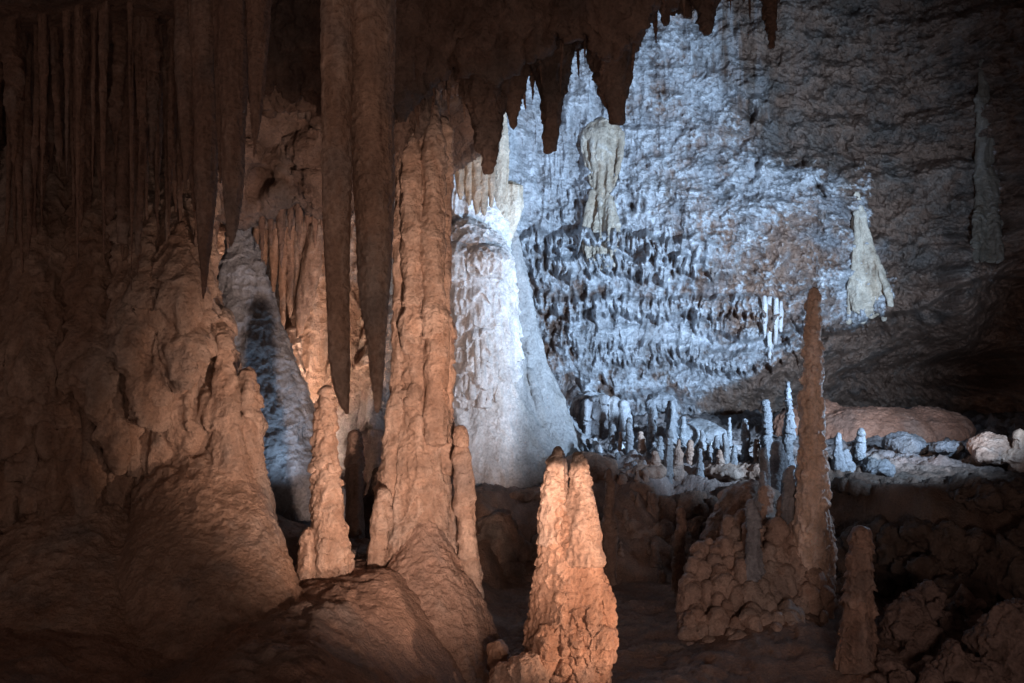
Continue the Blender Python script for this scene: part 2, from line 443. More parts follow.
    wn = sst(-.05, .3, .5*pn2-.3*pn+.20*right+.3*tan_+.6*Mc*holes+.25*Mc+.5*sst(-5, 30, py-arc)*sst(700, 760, px))[:, None]
    cg = cg*(1-.62*right-.2*sst(-5, 30, py-arc)*sst(700, 760, px))[:, None]; cg = cg*(1-right[:, None]*np.array((0., .16, .30), f4)); cn = cn*(1-.4*right)[:, None]  # browner bare rock, with light falloff and shade below the arc painted in
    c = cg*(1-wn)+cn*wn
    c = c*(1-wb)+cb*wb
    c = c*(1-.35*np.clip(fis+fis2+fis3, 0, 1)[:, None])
    vw = (Mv*sst(.5, .85, vst)*.7+Md*sst(.5, .85, drip)*.3)[:, None]
    c = c+(np.array((.70, .74, .80), f4)-c)*vw
    n, k = PX.shape
    i = np.arange(n*k).reshape(n, k)
    Q = np.stack([i[:-1, :-1], i[1:, :-1], i[1:, 1:], i[:-1, 1:]], -1).reshape(-1, 4)
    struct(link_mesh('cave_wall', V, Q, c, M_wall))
    YG = Yd.reshape(n, k)
    def wall_y(px, py):
        a = int(np.clip((py+330)/780*(n-1), 3, n-4)); b = int(np.clip((px-395)/835*(k-1), 3, k-4))
        return float(YG[a-3:a+4, b-3:b+4].mean())
    return wall_y
wall_y = build_far_wall()

def sheet(name, pxr, pyr, Yf, disp, pal, mat, seed=0):
    pxs = np.linspace(*pxr); pys = np.linspace(*pyr)
    PY, PX = np.meshgrid(pys, pxs, indexing='ij')
    px = PX.ravel().astype(f4); py = PY.ravel().astype(f4)
    Y = Yf(px, py)
    V = np.stack([(px-512)/F*Y, Y, CZ+(341.5-py)/F*Y], 1).astype(f4)
    N = np.zeros_like(V); N[:, 1] = -1
    h, dr, cav = disp(V, N)
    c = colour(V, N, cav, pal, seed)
    V = V+N*h[:, None]; V[:, 2] -= dr
    n, k = PX.shape; i = np.arange(n*k).reshape(n, k)
    Q = np.stack([i[:-1, :-1], i[1:, :-1], i[1:, 1:], i[:-1, 1:]], -1).reshape(-1, 4)
    return struct(link_mesh(name, V, Q, c, mat))

# wall closing the chamber behind the left-hand formations
sheet('cave_wall', (-420, 500, 700), (-250, 560, 600),
      lambda px, py: 11.0-1.8*sst(250, -300, px)+.0*py,
      lambda a, b: flow(a, b, 1.6, .35, .05, .03, .01, 7.), 'orange', M_flow)
# nearer dark wall on the far left
sheet('cave_wall', (-650, 215, 640), (-330, 780, 640),
      lambda px, py: 6.6+1.6*sst(60, 215, px)-.5*sst(0, -500, px)+.3*perlin(px/60, py/140, 0*px),
      lambda a, b: flow(a, b, 1.2, .3, .06, .05, .01, 8., 4.), 'dark', M_dry)

# ------------------------------------------------------------------ CEILING over the foreground
R = random.Random(5)
EDGE = [(-300, 60), (0, 60), (150, 70), (240, 90), (262, 120), (300, 112), (330, 140), (392, 150), (411, 118), (433, 100), (456, 88), (473, 92), (507, 104), (525, 82), (544, 64), (568, 56), (591, 46), (612, 80), (628, 66), (640, 26), (655, 10), (690, 14), (740, 0), (800, -25), (900, -60), (1200, -110)]
def edge_y(px): return float(np.interp(px, [e[0] for e in EDGE], [e[1] for e in EDGE]))
prims = []
px = 225
while px < 1180:
    e = edge_y(px)
    for Y in (5.2, 5.9, 6.6):
        r = R.uniform(12, 22)
        ee = e-R.uniform(0, 14)-(6.6-Y)*12
        top = -240
        prims.append(ptube([(px+R.uniform(-5, 5), top, r*1.8), (px, ee-90, r*1.7), (px+R.uniform(-3, 3), ee-40, r*1.05), (px+R.uniform(-4, 4), ee-10, r*.45), (px+R.uniform(-3, 3), ee+R.uniform(0, 8), r*.12)], Y, 1.0, 14))
    px += R.uniform(9, 13)
# slab the teeth hang from
prims.append(sphere((1.0, 4.3, 4.75), (4.3, 2.3, .6), 40, 24))
prims.append(sphere((-2.6, 5.0, 4.4), (2.4, 2.8, .8), 40, 24))
prims.append(sphere((-.9, 6.8, 4.7), (1.7, .9, .5), 40, 24))
def ceil_disp(a, b):
    r1 = rough(a, b, .8, .10, .03); k = knobs(a, b, 1., .06, 5., .01, 3.)
    f1 = flow(a, b, .9, .4, .05, .075, .018, 10., 8.)
    w = sst(-.2, .3, fbm(a[:, 0], a[:, 1], a[:, 2], 1.1, 2))
    q = blend_disp(a, b, k, r1, w)
    return tuple(.55*q[i]+.95*f1[i] for i in range(3))
struct(rock('cave_ceiling', prims, .017, ceil_disp, 'roof', M_dry, 2))

# rocky roof further back on the left (lit dimly)
prims = []
for i in range(46):
    px = R.uniform(195, 345); e = 205+.25*(px-200)*0+R.uniform(-45, 12)
    prims.append(psph(px, e-25, R.uniform(7.0, 7.8), R.uniform(16, 30), R.uniform(18, 40)))
for i in range(22):
    px = R.uniform(180, 400)
    prims.append(psph(px, R.uniform(30, 130), R.uniform(7.2, 8.2), R.uniform(30, 55), R.uniform(30, 60)))
prims.append(sphere((-2.6, 8.2, 3.9), (2.4, 1.6, .9), 30, 20))
prims.append(sphere((-3.0, 9.0, 4.6), (2.2, 2.4, .9), 30, 20))
struct(rock('cave_ceiling', prims, .02, lambda a, b: tuple(u+.5*v for u, v in zip(rough(a, b, .55, .26, .06), knobs(a, b, 1., .05, 9., .02))), 'roof', M_dry, 2))
# the chamber's own roof, above the picture
prims = [sphere((3, 12.0, 9.2), (12, 7.5, 1.2), 40, 20)]
struct(rock('cave_ceiling', prims, .09, lambda a, b: rough(a, b, 2., .3, .03), 'brown', M_wall, 3))
# side wall on the right, outside the picture
prims = [sphere((10.2, 8, 2), (1.6, 12, 7), 30, 24)]
struct(rock('cave_wall', prims, .08, lambda a, b: rough(a, b, 2., .3, .04), 'dark', M_wall, 3))

# ------------------------------------------------------------------ STALACTITES
def stalactite(lst, Y, label, pal='brown', mat=None, voxel=None, disp=None, group=None, cat='stalactite', flat=1.0, extra=(), name='stalactite'):
    voxel = voxel or Y*.0016
    pr = [ptube(lst, Y, flat)]+list(extra)
    o = rock(name, pr, voxel, disp or (lambda a, b: flow(a, b, .7, .3, .012, .016, .004, 22.)), pal, mat or M_dry, 3, seed=lst[0][0]*.013)
    return tag(o, label, cat, group)

sl_disp = lambda a, b: smoothstone(a, b, .6, .030, .010, 16, .003)
stalactite([(339, -110, 17), (337, 60, 15.5), (337, 200, 14), (336, 240, 13.5), (338, 320, 10.5), (340, 370, 8), (343, 395, 5.5), (347, 414, 1.5)], 3.4,
           'long dark stalactite with a bent tip, left of the broader one before the column', disp=sl_disp, voxel=.005, pal='orange')
stalactite([(366, -110, 30), (369, 40, 26), (373, 150, 22), (374, 220, 19.5), (374, 280, 15), (375.5, 330, 10), (377, 380, 5), (377.5, 412, 1.0)], 3.5,
           'broad dark stalactite tapering to a sharp straight tip just left of the orange column', disp=sl_disp, voxel=.005, pal='orange')
# chunky teeth on the ceiling's jagged edge
TEETH = [((402, 40, 26), (402, 100, 18), (400, 135, 8), (395, 165, 1.5), 5.6, 'short brown stalactite touching the top of the orange column at its left'),
         ((418, 60, 18), (420, 100, 11), (418, 125, 5), (418, 144, 1), 5.7, 'small brown stalactite tooth between two peaks of the orange column top'),
         ((482, 40, 30), (485, 95, 19), (489, 130, 11), (488, 172, 1.5), 5.7, 'broad brown stalactite with its point over the pale stalactite cluster'),
         ((513, 60, 18), (512, 90, 9), (513, 112, 4), (514, 130, 1), 5.9, 'small brown stalactite tooth just right of the broad pointed one'),
         ((550, 20, 26), (553, 70, 14), (551, 110, 8), (549, 152, 1.5), 5.7, 'long narrow brown stalactite against the blue wall, left of the blunt lobe'),
         ((610, -10, 34), (610, 45, 20), (614, 85, 13), (617, 121, 2.5), 5.7, 'blunt brown stalactite lobe above the white fluted column'),
         ((668, -40, 18), (667, -10, 8), (666, 8, 3), (666, 22, 1), 5.8, 'little brown stalactite at the top edge, first right of the blunt lobe'),
         ((706, -40, 22), (706, -10, 11), (707, 10, 5), (707, 32, 1), 5.8, 'stubby brown stalactite at the top edge, in the middle of three'),
         ((768, -60, 16), (769, -20, 9), (770, 15, 4), (772, 48, .8), 5.8, 'thin brown stalactite at the top edge, rightmost of the fringe')]
for a, b, c, d, Y, lab in TEETH:
    stalactite([(a[0], a[1]-40, a[2]*1.1), a, b, c, d], Y, lab, 'roof', voxel=.009,
               disp=lambda a, b: tuple(u+.6*v for u, v in zip(flow(a, b, .8, .4, .03, .06, .014, 12., 8.), knobs(a, b, 1., .03, 9., .006))))

# curtain of stalactites at the upper left
CUR = [ # px, tip y, width at top, Y
 (255, 158, 11, 4.2, 'smooth grey-brown stalactite ending highest, left of the two long dark ones'),
 (232, 246, 15, 4.3, 'long smooth stalactite hanging in the gap left of the shadowed roof'),
 (204, 300, 14, 4.6, 'long wavy stalactite third from the right in the left curtain'),
 (221, 182, 9, 4.5, 'short stalactite between two longer ones of the left curtain'),
 (186, 190, 12, 4.8, 'slim stalactite in front of the dim left wall, ending mid-way')]
for px, ty, w, Y, lab in CUR:
    stalactite([(px+2, -110, w*1.5), (px+4, 0, w*1.2), (px+2, ty*.5, w*.85), (px+1, ty*.8, w*.5), (px, ty-12, w*.2), (px-1, ty, .8)], Y, lab, voxel=.0065,
               disp=lambda a, b: smoothstone(a, b, .6, .03, .008, 22, .014))
spots = []
for row, (Y, y0, n) in enumerate(((5.0, 240, 22), (5.5, 270, 26), (6.0, 300, 24))):
    for i in range(n):
        px = -35+(i+R.uniform(.1, .9))*(230/n)
        ty = y0+R.uniform(-115, 60)-(.25*(110-px) if px < 110 else 0)*.3
        spots.append((px, ty, R.choice((R.uniform(3.5, 7), R.uniform(6, 14))), Y+R.uniform(-.2, .2)))
protos = []
for k in range(8):   # eight bodies, reused with their own stretch and turn
    L = 2.2; w = .055
    pts = []; rr = []
    bx = R.uniform(-.03, .03)
    for j in range(12):
        t = j/11
        pts.append((bx*math.sin(t*4+k), .02*math.sin(t*5+k), -L*t)); rr.append(w*(1-t)**.75*(1+.15*math.sin(t*9+k*2))+.004)
    co, no, Q = remesh([tube(pts, rr, 18), tube([(.05, 0, 0), (.04, 0, -L*.35), (.03, .01, -L*.6)], [w*.8, w*.5, .006], 14)], .010, 3)
    h, dr, cav = flow(co, no, .8, .35, .02, .022, .005, 18., k*3.)
    c = colour(co, no, cav, 'brown', k)
    V = co+no*h[:, None]; V[:, 2] -= dr
    protos.append((V, Q, c))
pm = []
for V, Q, c in protos:
    o = link_mesh('stalactite', V, Q, c, M_dry); pm.append(o.data); bpy.data.objects.remove(o)
for i, (px, ty, w, Y) in enumerate(spots):
    tip = P(px, ty, Y); top = 4.35
    o = bpy.data.objects.new('stalactite', pm[i % 8])
    o.location = (tip[0], tip[1], top); o.scale = (w/F*Y/.055, w/F*Y/.055, (top-tip[2])/2.2)
    o.rotation_euler = (0, 0, R.uniform(0, 6.28))
    COL.objects.link(o)
    tag(o, 'slender brown stalactite in the shadowed curtain at the far left', 'stalactite', 'stalactites of the dark left curtain')

px = 392.
while px < 800:
    ty = edge_y(px)+R.uniform(-4, 34); Y = R.uniform(5.2, 6.5); w = R.uniform(1.6, 4.5)
    tip = P(px, ty, Y); Lz = R.uniform(.35, .6)
    o = bpy.data.objects.new('stalactite', pm[R.randrange(8)])
    o.location = (tip[0], tip[1], tip[2]+Lz); o.scale = (w/F*Y/.055, w/F*Y/.055, Lz/2.2); o.rotation_euler = (0, 0, R.uniform(0, 6.28))
    COL.objects.link(o)
    tag(o, 'thin little brown stalactite on the ragged front edge of the roof', 'stalactite', 'thin stalactites along the roof edge')
    px += R.uniform(5, 13) if px < 660 else R.uniform(14, 30)

# orange stalactites lit from behind the curtain
OS = [(266, 205, 285, 5), (276, 205, 300, 6), (285, 200, 335, 6), (293, 205, 318, 6), (301, 200, 322, 7), (309, 205, 290, 7), (318, 210, 262, 5), (259, 200, 262, 4), (326, 205, 245, 4)]
for i, (px, y0, y1, w) in enumerate(OS):
    o = stalactite([(px, 150, w*1.6), (px, y0, w), (px-2, (y0+y1)/2, w*.8), (px-3, y1-12, w*.45), (px-3, y1, 1)], 7.9,
               'slim orange stalactite in the lit cluster behind the left gap', 'orange', M_flow, .011, lambda a, b: flow(a, b, .8, .5, .01, .025, .004, 18.), group='orange stalactites behind the left gap')
# tilted orange drapery beside them
stalactite([(316, 225, 6), (312, 262, 10), (305, 300, 9), (299, 330, 4), (297, 338, 1)], 7.85, 'slanting orange drapery ending lowest beside the orange stalactite cluster', 'orange', M_flow, .011,
           lambda a, b: flow(a, b, .8, .5, .01, .03, .004, 18.), cat='drapery', name='drapery')
# dark thin ones in front of them
for i, (px, y1, w) in enumerate([(246, 232, 5), (262, 262, 4), (271, 246, 5), (281, 268, 5), (290, 240, 5), (299, 250, 5), (307, 236, 4), (315, 248, 5), (322, 232, 5), (228, 250, 5), (214, 262, 6), (200, 280, 7)]):
    stalactite([(px, 130, w*1.8), (px, y1-60, w*1.1), (px, y1-25, w*.6), (px, y1, .8)], 7.3, 'small dark stalactite fringing the shadowed roof before the orange cluster', 'brown', M_dry, .011,
               group='small dark stalactites on the back-left roof')

# pale cluster right of the column
PS = [(446, 88, 178, 8), (454, 92, 168, 6), (461, 92, 200, 8), (469, 96, 206, 7), (477, 100, 214, 8), (484, 112, 216, 7), (491, 120, 208, 6), (458, 92, 186, 5), (473, 96, 188, 5)]
for i, (px, y0, y1, w) in enumerate(PS):
    stalactite([(px, y0-40, w*1.5), (px, y0, w*1.3), (px, (y0+y1)/2, w*1.05), (px, y1-15, w*.6), (px, y1, 1)], 9.3,
               'cream stalactite of the fluted cluster right of the orange column top', 'cream', M_flow, .013, lambda a, b: flow(a, b, .9, .5, .02, .035, .006, 14.), group='cream stalactites beside the column top')
stalactite([(500, 105, 5), (500, 150, 9), (500, 190, 8), (503, 222, 4), (503, 232, 1)], 10.2, 'tall cream fluted drapery rising to a point beside the cream cluster', 'cream', M_flow, .013, lambda a, b: flow(a, b, .9, .5, .02, .045, .006, 12.), cat='drapery', name='drapery')
stalactite([(510, 186, 12), (511, 200, 12), (510, 222, 8), (507, 240, 4), (507, 250, 1)], 10.3, 'short cream drapery with a flat top hanging at the white dome shoulder', 'cream', M_flow, .012, lambda a, b: flow(a, b, .9, .5, .02, .045, .006, 12.), cat='drapery', name='drapery')

# ------------------------------------------------------------------ COLUMN AND STALAGMITES IN THE WARM LIGHT
fd = lambda s=1., T=.16, A=.04, B=.02, C=.007, fl=14., sd=0.: (lambda a, b: flow(a, b, s, T, A, B, C, fl, sd))
def hero(s=1., T=.16, A=.035, B=.026, C=.014, fl=13., sd=0., K=.026, kf=13.):
    def f(a, b):
        u = flow(a, b, s, T, A, B, C, fl, sd)
        w_ = a.copy(); w_[:, 2] *= .55; v = knobs(w_, b, s, K, kf, .0, sd)
        m = .5+.5*sst(-.25, .25, perlin(a[:, 0]*3.1+sd, a[:, 1]*3.1, a[:, 2]*3.1))
        return u[0]+m*v[0], u[1]+.5*v[1], np.clip(.70*u[2]+.50*v[2]-.04, 0, 1)
    return f
pr = [ptube([(421, -60, 22), (421, 60, 20), (421, 105, 16), (421, 140, 17), (420, 200, 18), (420, 250, 18), (419, 300, 18), (420, 332, 20), (421, 360, 21), (421, 400, 21), (421, 440, 23), (422, 480, 29), (421, 520, 37), (421, 550, 46), (428, 600, 48), (440, 660, 50), (445, 760, 52)], 6.0),
      ptube([(443, 118, 3), (444, 150, 5), (444, 200, 5), (443, 250, 6), (440, 300, 6), (443, 325, 8), (444, 338, 8), (443, 352, 6), (443, 420, 6), (447, 470, 9)], 5.95),
      ptube([(403, 125, 3), (402, 160, 5), (399, 250, 6), (399, 350, 6), (399, 420, 7), (397, 450, 9), (392, 500, 14), (388, 540, 15)], 5.95),
      ptube([(411, 116, 3), (411, 150, 7), (411, 200, 9), (412, 260, 8), (413, 310, 9), (412, 330, 11), (412, 350, 6)], 5.88),
      ptube([(433, 106, 3), (433, 140, 7), (434, 190, 8), (432, 240, 10), (433, 290, 8), (436, 330, 12), (437, 350, 9), (436, 400, 9), (438, 440, 10)], 5.88),
      ptube([(461, 427, 3.4), (461, 434, 4.2), (461, 446, 2.6), (463, 455, 3.8), (464, 475, 4.6), (466, 500, 6), (468, 540, 8), (472, 600, 9), (478, 700, 11)], 5.80),
      ptube([(382, 490, 3.6), (381, 502, 5.5), (379, 520, 7), (378, 535, 6), (376, 555, 9), (376, 590, 9)], 5.74),
      ptube([(414, 400, 8), (410, 440, 8), (408, 470, 11), (400, 510, 12), (398, 545, 10)], 5.84),
      ptube([(448, 440, 7), (450, 480, 10), (452, 530, 10), (456, 580, 11), (462, 660, 12)], 5.78),
      ptube([(428, 430, 8), (430, 480, 11), (432, 530, 12), (434, 580, 10)], 5.74)]
def drips(spine, Y, n, r0, r1, flat=1., seed=3):
    """small overlapping tear-shaped lumps of calcite round a spine"""
    q = random.Random(seed); out = []
    ys = [p[1] for p in spine]
    for i in range(n):
        py = q.uniform(ys[0], ys[-1]); cx = np.interp(py, ys, [p[0] for p in spine]); cr = np.interp(py, ys, [p[2] for p in spine])
        a = q.uniform(0, 2*math.pi); r = q.uniform(r0, r1); L = r*q.uniform(1.3, 3.2)
        k = cr*q.uniform(.86, 1.0)
        x, y, z = P(cx+math.cos(a)*k, py, Y); y += math.sin(a)*k/F*Y*flat; e = r/F*Y
        out.append(tube([(x, y, z), (x, y, z-L*.5/F*Y), (x, y, z-L/F*Y)], [e*.55, e, e*.45], 10))
    return out
CSP = [(421, 112, 16), (421, 200, 18), (419, 300, 17), (421, 360, 20), (421, 440, 22), (422, 520, 36), (430, 600, 47), (440, 680, 50)]
pr = pr[:7]+pr[10:]+drips(CSP, 6.0, 380, 2.8, 7.)
cd = hero(1., .19, .026, .026, .016, 12., 0., .034, 10.)
col = rock('stone_column', pr[:5]+pr[7:], .0085, cd, 'orange', M_flow, 2)
tag(col, 'tall orange flowstone column with rippled sides joining floor and roof', 'column')
def child_rock(name, pr, vox, disp, pal, mat, sm, parent, label=None, **k):
    o = rock(name, pr, vox, disp, pal, mat, sm, **k)
    o.parent = parent; o.location = Vector(o.location)-Vector(parent.location)
    if label: o['label'] = label
    return o
child_rock('skirt', [ptube([(424, 520, 12, 5.85), (424, 548, 28, 5.8), (426, 575, 42, 5.72), (431, 610, 54, 5.64), (440, 655, 66, 5.52), (450, 720, 80, 5.4), (455, 790, 100, 5.3)], 5.6, .9, 36)], .010,
           lambda a, b: tuple(u+.35*v for u, v in zip(smoothstone(a, b, 1., .05, .018, 9, .02), flow(a, b, 1., .2, .03, .03, .012, 12.))), 'sand', M_sand, 2, col, tint=lambda co, no, c, cav: c*1.15)
child_rock('side_knob', [pr[5]], .0090, cd, 'orange', M_flow, 2, col)
child_rock('side_knob', [pr[6]], .0090, cd, 'orange', M_flow, 2, col)

pr = [ptube([(327, 388, 3.5), (326, 400, 5), (326, 412, 7.5), (325, 440, 9), (326, 480, 12), (328, 520, 15), (330, 560, 19), (332, 600, 21), (333, 640, 22)], 5.6),
      ptube([(345, 560, 6), (347, 590, 8), (347, 620, 9)], 5.6)]+drips([(327, 395, 4), (326, 412, 7), (325, 440, 9), (328, 520, 15), (330, 560, 19), (333, 620, 21)], 5.6, 120, 2.2, 5, 1., 5)
tag(rock('stalagmite', pr, .0065, hero(.75, .17, .034, .026, .016, 13., 3., .034, 10.), 'orange', M_flow, 2), 'slim pagoda-like orange stalagmite standing under the bent stalactite tip', 'stalagmite')
pr = [ptube([(309, 529, 4), (308, 545, 8), (309, 575, 11), (311, 610, 12)], 5.55)]
tag(rock('stalagmite', pr, .007, hero(.75, .2, .03, .022, .012, 13., 5.), 'orange', M_flow, 2), 'stubby orange stalagmite leaning at the left foot of the pagoda-like one', 'stalagmite')
pr = [ptube([(355, 432, 6), (354, 470, 7), (355, 500, 8), (355, 540, 10), (355, 580, 12)], 6.8)]
tag(rock('stalagmite', pr, .009, fd(.8), 'brown', M_dry, 2), 'dull brown post-like stalagmite behind, between pagoda stalagmite and column', 'stalagmite')
pr = [ptube([(379, 469, 5), (379, 478, 7), (377, 492, 9), (371, 505, 13), (366, 530, 16), (362, 570, 22)], 6.9)]
tag(rock('stalagmite', pr, .009, fd(.8), 'dark', M_dry, 2), 'nearly black hunched stalagmite in shadow at the left of the column foot', 'stalagmite')

# double-peaked stalagmite in the foreground
pr = [ptube([(557, 450, 5), (556, 462, 9), (556, 480, 12), (555, 510, 16), (553, 550, 23), (551, 600, 30), (551, 650, 34), (552, 760, 40)], 5.0),
      ptube([(580, 456, 4.5), (580, 468, 9), (579, 500, 12), (580, 530, 17), (582, 570, 23), (585, 610, 28), (586, 650, 28), (582, 700, 28), (578, 760, 30)], 4.96),
      psph(568, 545, 4.95, 20, 40), psph(566, 620, 4.9, 30, 50), psph(600, 605, 4.98, 14, 30), psph(596, 648, 4.95, 16, 28),
      psph(540, 640, 4.88, 16, 30), psph(566, 700, 4.85, 36, 40), psph(525, 672, 4.8, 18, 18), psph(508, 684, 4.8, 18, 22), psph(498, 655, 5.1, 9, 14)]
def dbl(a, b):
    f1 = hero(.8, .15, .024, .024, .022, 12., 2., .022, 14.)(a, b); k = hero(.8, .12, .036, .035, .026, 14., 2., .045, 11.)(a, b)
    m = sst(CZ-1.18, CZ-1.45, a[:, 2])*.5+.35
    return blend_disp(a, b, f1, k, m)
def darktip(co, no, c, cav):
    t = sst(CZ-.635, CZ-.585, co[:, 2]+.015*perlin(co[:, 0]*40, co[:, 1]*40, co[:, 2]*40))
    return c*(1-.93*t[:, None])
body = [ptube([(568, 492, 5), (568, 500, 15), (569, 520, 24), (570, 545, 28), (570, 575, 32), (570, 605, 38), (569, 640, 40), (567, 680, 38), (566, 760, 48)], 5.02, .85, 30)]+pr[8:]+[psph(601, 606, 4.98, 11, 26), psph(599, 645, 4.92, 13, 22), psph(545, 650, 4.86, 12, 26)]+drips([(569, 490, 17), (570, 545, 27), (570, 605, 38), (569, 640, 40), (566, 700, 40)], 5.02, 240, 3., 7, .85, 6)
tw = tag(rock('stalagmite', body, .0056, dbl, 'orange', M_flow, 2, tint=lambda co, no, c, cav: c*np.array((1., .88, .80), f4)), 'bright orange twin-peaked stalagmite with black tips standing front centre', 'stalagmite')
child_rock('peak', [ptube([(558, 449, 2.5), (557, 457, 6), (556, 470, 8.5), (555, 490, 11.5), (555, 510, 14), (556, 540, 16)], 5.0)], .0056, dbl, 'orange', M_flow, 2, tw, tint=darktip)
child_rock('peak', [ptube([(579, 454, 2.5), (580, 462, 6), (581, 475, 8), (581, 495, 10.5), (580, 530, 16), (581, 560, 20)], 4.96)], .0056, dbl, 'orange', M_flow, 2, tw, tint=darktip)

# ------------------------------------------------------------------ LEFT MASS
LIP = [(-260, 640), (-60, 615), (30, 600), (70, 590), (92, 565), (112, 520), (130, 498), (180, 474), (215, 452), (240, 425)]
lipy = lambda px: float(np.interp(px, [q[0] for q in LIP], [q[1] for q in LIP]))
pr = []
px = -250
while px < 226:      # overlapping draperies, each ending at its own height
    for lay, (dy, Yl) in enumerate(((0, 5.62), (-75, 5.45), (-150, 5.42))):
        y1 = lipy(px)+dy*R.uniform(.7, 1.25)+R.uniform(-14, 12)
        if lay and R.random() < .3: continue
        r = R.uniform(13, 22); top = 150 if px < 190 else 330-(225-px)*2
        if y1-top < 60: continue
        pr.append(ptube([(px+R.uniform(-4, 4), top, r*.8, Yl+.55), (px, (top+y1)/2, r, Yl+.15), (px, y1-40, r*1.1, Yl), (px+R.uniform(-3, 3), y1-12, r*.62, Yl-.02), (px, y1, r*.15, Yl)], Yl))
    px += R.uniform(13, 19)
pr += [ptube([(120, 120, 90, 6.7), (130, 260, 78, 6.5), (150, 340, 78, 6.3), (160, 420, 80, 6.2), (170, 500, 95, 6.0), (175, 640, 120, 5.9)], 6, .7, 30),
      ptube([(-120, 100, 130, 6.7), (-100, 400, 150, 6.4), (-80, 640, 160, 6.1)], 6, .6, 30),
      ptube([(222, 335, 5), (223, 365, 8), (224, 420, 12), (232, 470, 20), (240, 540, 32), (248, 620, 44)], 5.6),
      ptube([(248, 370, 6), (250, 400, 8), (250, 440, 11), (252, 480, 15), (256, 540, 26), (262, 620, 36)], 5.7),
      ptube([(205, 400, 18, 5.85), (203, 450, 40, 5.75), (202, 500, 64, 5.55), (205, 560, 84, 5.3), (215, 620, 96, 5.1), (235, 680, 120, 4.8), (250, 780, 150, 4.5)], 5.3, .85, 36),
      ptube([(90, 470, 30, 5.8), (80, 540, 80, 5.5), (80, 600, 110, 5.2), (90, 680, 150, 4.7), (100, 800, 210, 4.3)], 5.1, .85, 36),
      ptube([(-90, 480, 60, 5.6), (-100, 560, 120, 5.3), (-100, 680, 170, 4.7), (-100, 800, 220, 4.3)], 5.1, .85, 36)]
def left_disp(a, b):
    h1 = hero(1.1, .24, .055, .060, .020, 11., 5., .014, 13.)(a, b)
    h2 = tuple(.40*u+.5*v for u, v in zip(hero(1., .16, .05, .05, .024, 10., 5., .03, 14.)(a, b), smoothstone(a, b, 1., .09, .02, 8, .03)))
    px = 512+F*a[:, 0]/a[:, 1]; py = 341.5+F*(CZ-a[:, 2])/a[:, 1]
    w = sst(-10, 25, py-np.interp(px, [q[0] for q in LIP], [q[1] for q in LIP]))
    return blend_disp(a, b, h1, h2, w)
tag(rock('flowstone_mound', pr, .0125, left_disp, 'orange', M_flow, 2, tint=lambda co, no, c, cav: c*.8), 'huge dim reddish flowstone wall of drooping draperies filling the left', 'flowstone')

# blue-grey cone behind it
pr = [ptube([(240, 222, 5), (240, 240, 11), (241, 270, 20), (243, 300, 28), (247, 340, 37), (253, 380, 44), (263, 420, 50), (277, 470, 54), (294, 520, 58), (315, 600, 66)], 7.6, .9),
      ptube([(256, 262, 4), (258, 300, 12), (266, 340, 20), (276, 390, 26), (288, 450, 32)], 7.55)]
tag(rock('flowstone_mound', pr, .012, lambda a, b: tuple(.7*u+.9*v for u, v in zip(flow(a, b, 1.2, .35, .06, .05, .02, 9.), knobs(a, b, 1., .06, 8., .02))), 'grey', M_dry, 2), 'blue-grey knobbly cone rising to a point behind the left cascade', 'flowstone')
# lit orange post in the far gap
pr = [ptube([(217, 230, 9), (216, 280, 10), (218, 330, 11), (220, 400, 13)], 8.4)]
tag(rock('stone_column', pr, .012, fd(1.2), 'orange', M_flow, 2), 'short lit orange column seen left of the blue-grey cone', 'column')

# orange bulge behind the long stalactites
pr = [ptube([(360, 180, 40), (356, 240, 50), (350, 290, 58), (346, 340, 62), (345, 390, 64), (350, 430, 58), (352, 470, 50), (355, 560, 50)], 9.3, .8, 30),
      ptube([(325, 260, 10), (318, 300, 22), (312, 345, 28), (308, 385, 26), (305, 420, 14)], 9.0),
      ptube([(380, 300, 14), (382, 380, 20), (384, 450, 18), (384, 490, 12)], 8.8)]
def lower_cool_wash(co, no, c, cav):  # cool lamp wash painted into the lower part of the bulge
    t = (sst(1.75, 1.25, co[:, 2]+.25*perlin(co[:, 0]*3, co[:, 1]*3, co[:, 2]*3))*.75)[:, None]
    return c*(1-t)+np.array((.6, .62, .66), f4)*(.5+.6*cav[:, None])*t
tag(rock('flowstone_mound', pr, .013, hero(1.25, .22, .06, .04, .014, 10., 7., .02, 13.), 'orange', M_flow, 2, tint=lower_cool_wash), 'bulging orange rippled flowstone behind the two long dark stalactites', 'flowstone')
pr = [ptube([(292, 328, 5), (290, 345, 9), (291, 372, 11), (298, 400, 11), (298, 440, 12), (300, 480, 12)], 8.3)]
tag(rock('stalagmite', pr, .012, fd(1.1), 'orange', M_flow, 2), 'pale rounded stalagmite below the slanting orange drapery', 'stalagmite')

# white dome and its apron
apr = [ptube([(478, 330, 30), (479, 370, 38), (481, 400, 45), (486, 430, 57), (494, 470, 76), (500, 500, 88), (500, 560, 108)], 9.95, .9, 30),
      ptube([(506, 225, 10), (512, 260, 12), (517, 300, 14), (524, 350, 18), (536, 400, 26), (548, 450, 36), (558, 500, 44)], 10.5)]+[ptube([(500+i*9, 330+i*14, 3, 10.15), (506+i*11, 390+i*10, 6, 10.05), (516+i*14, 450+i*4, 9, 9.85), (522+i*16, 500, 13, 9.7)], 10, 1, 14) for i in range(4)]
apron = rock('flowstone_mound', apr, .012, lambda a, b: tuple(u+.5*v for u, v in zip(smoothstone(a, b, 1.3, .07, .010, 4., .05), flow(a, b, 1.3, .3, .04, .03, .01, 12., 4.))), 'white', M_white, 3, tint=lambda co, no, c, cav: c*(1-.62*sst(-.12, .12, co[:, 0]-.05+.1*(co[:, 2]-1.2)))[:, None])  # tint darkens the right side in colour, where the lamps overlight it
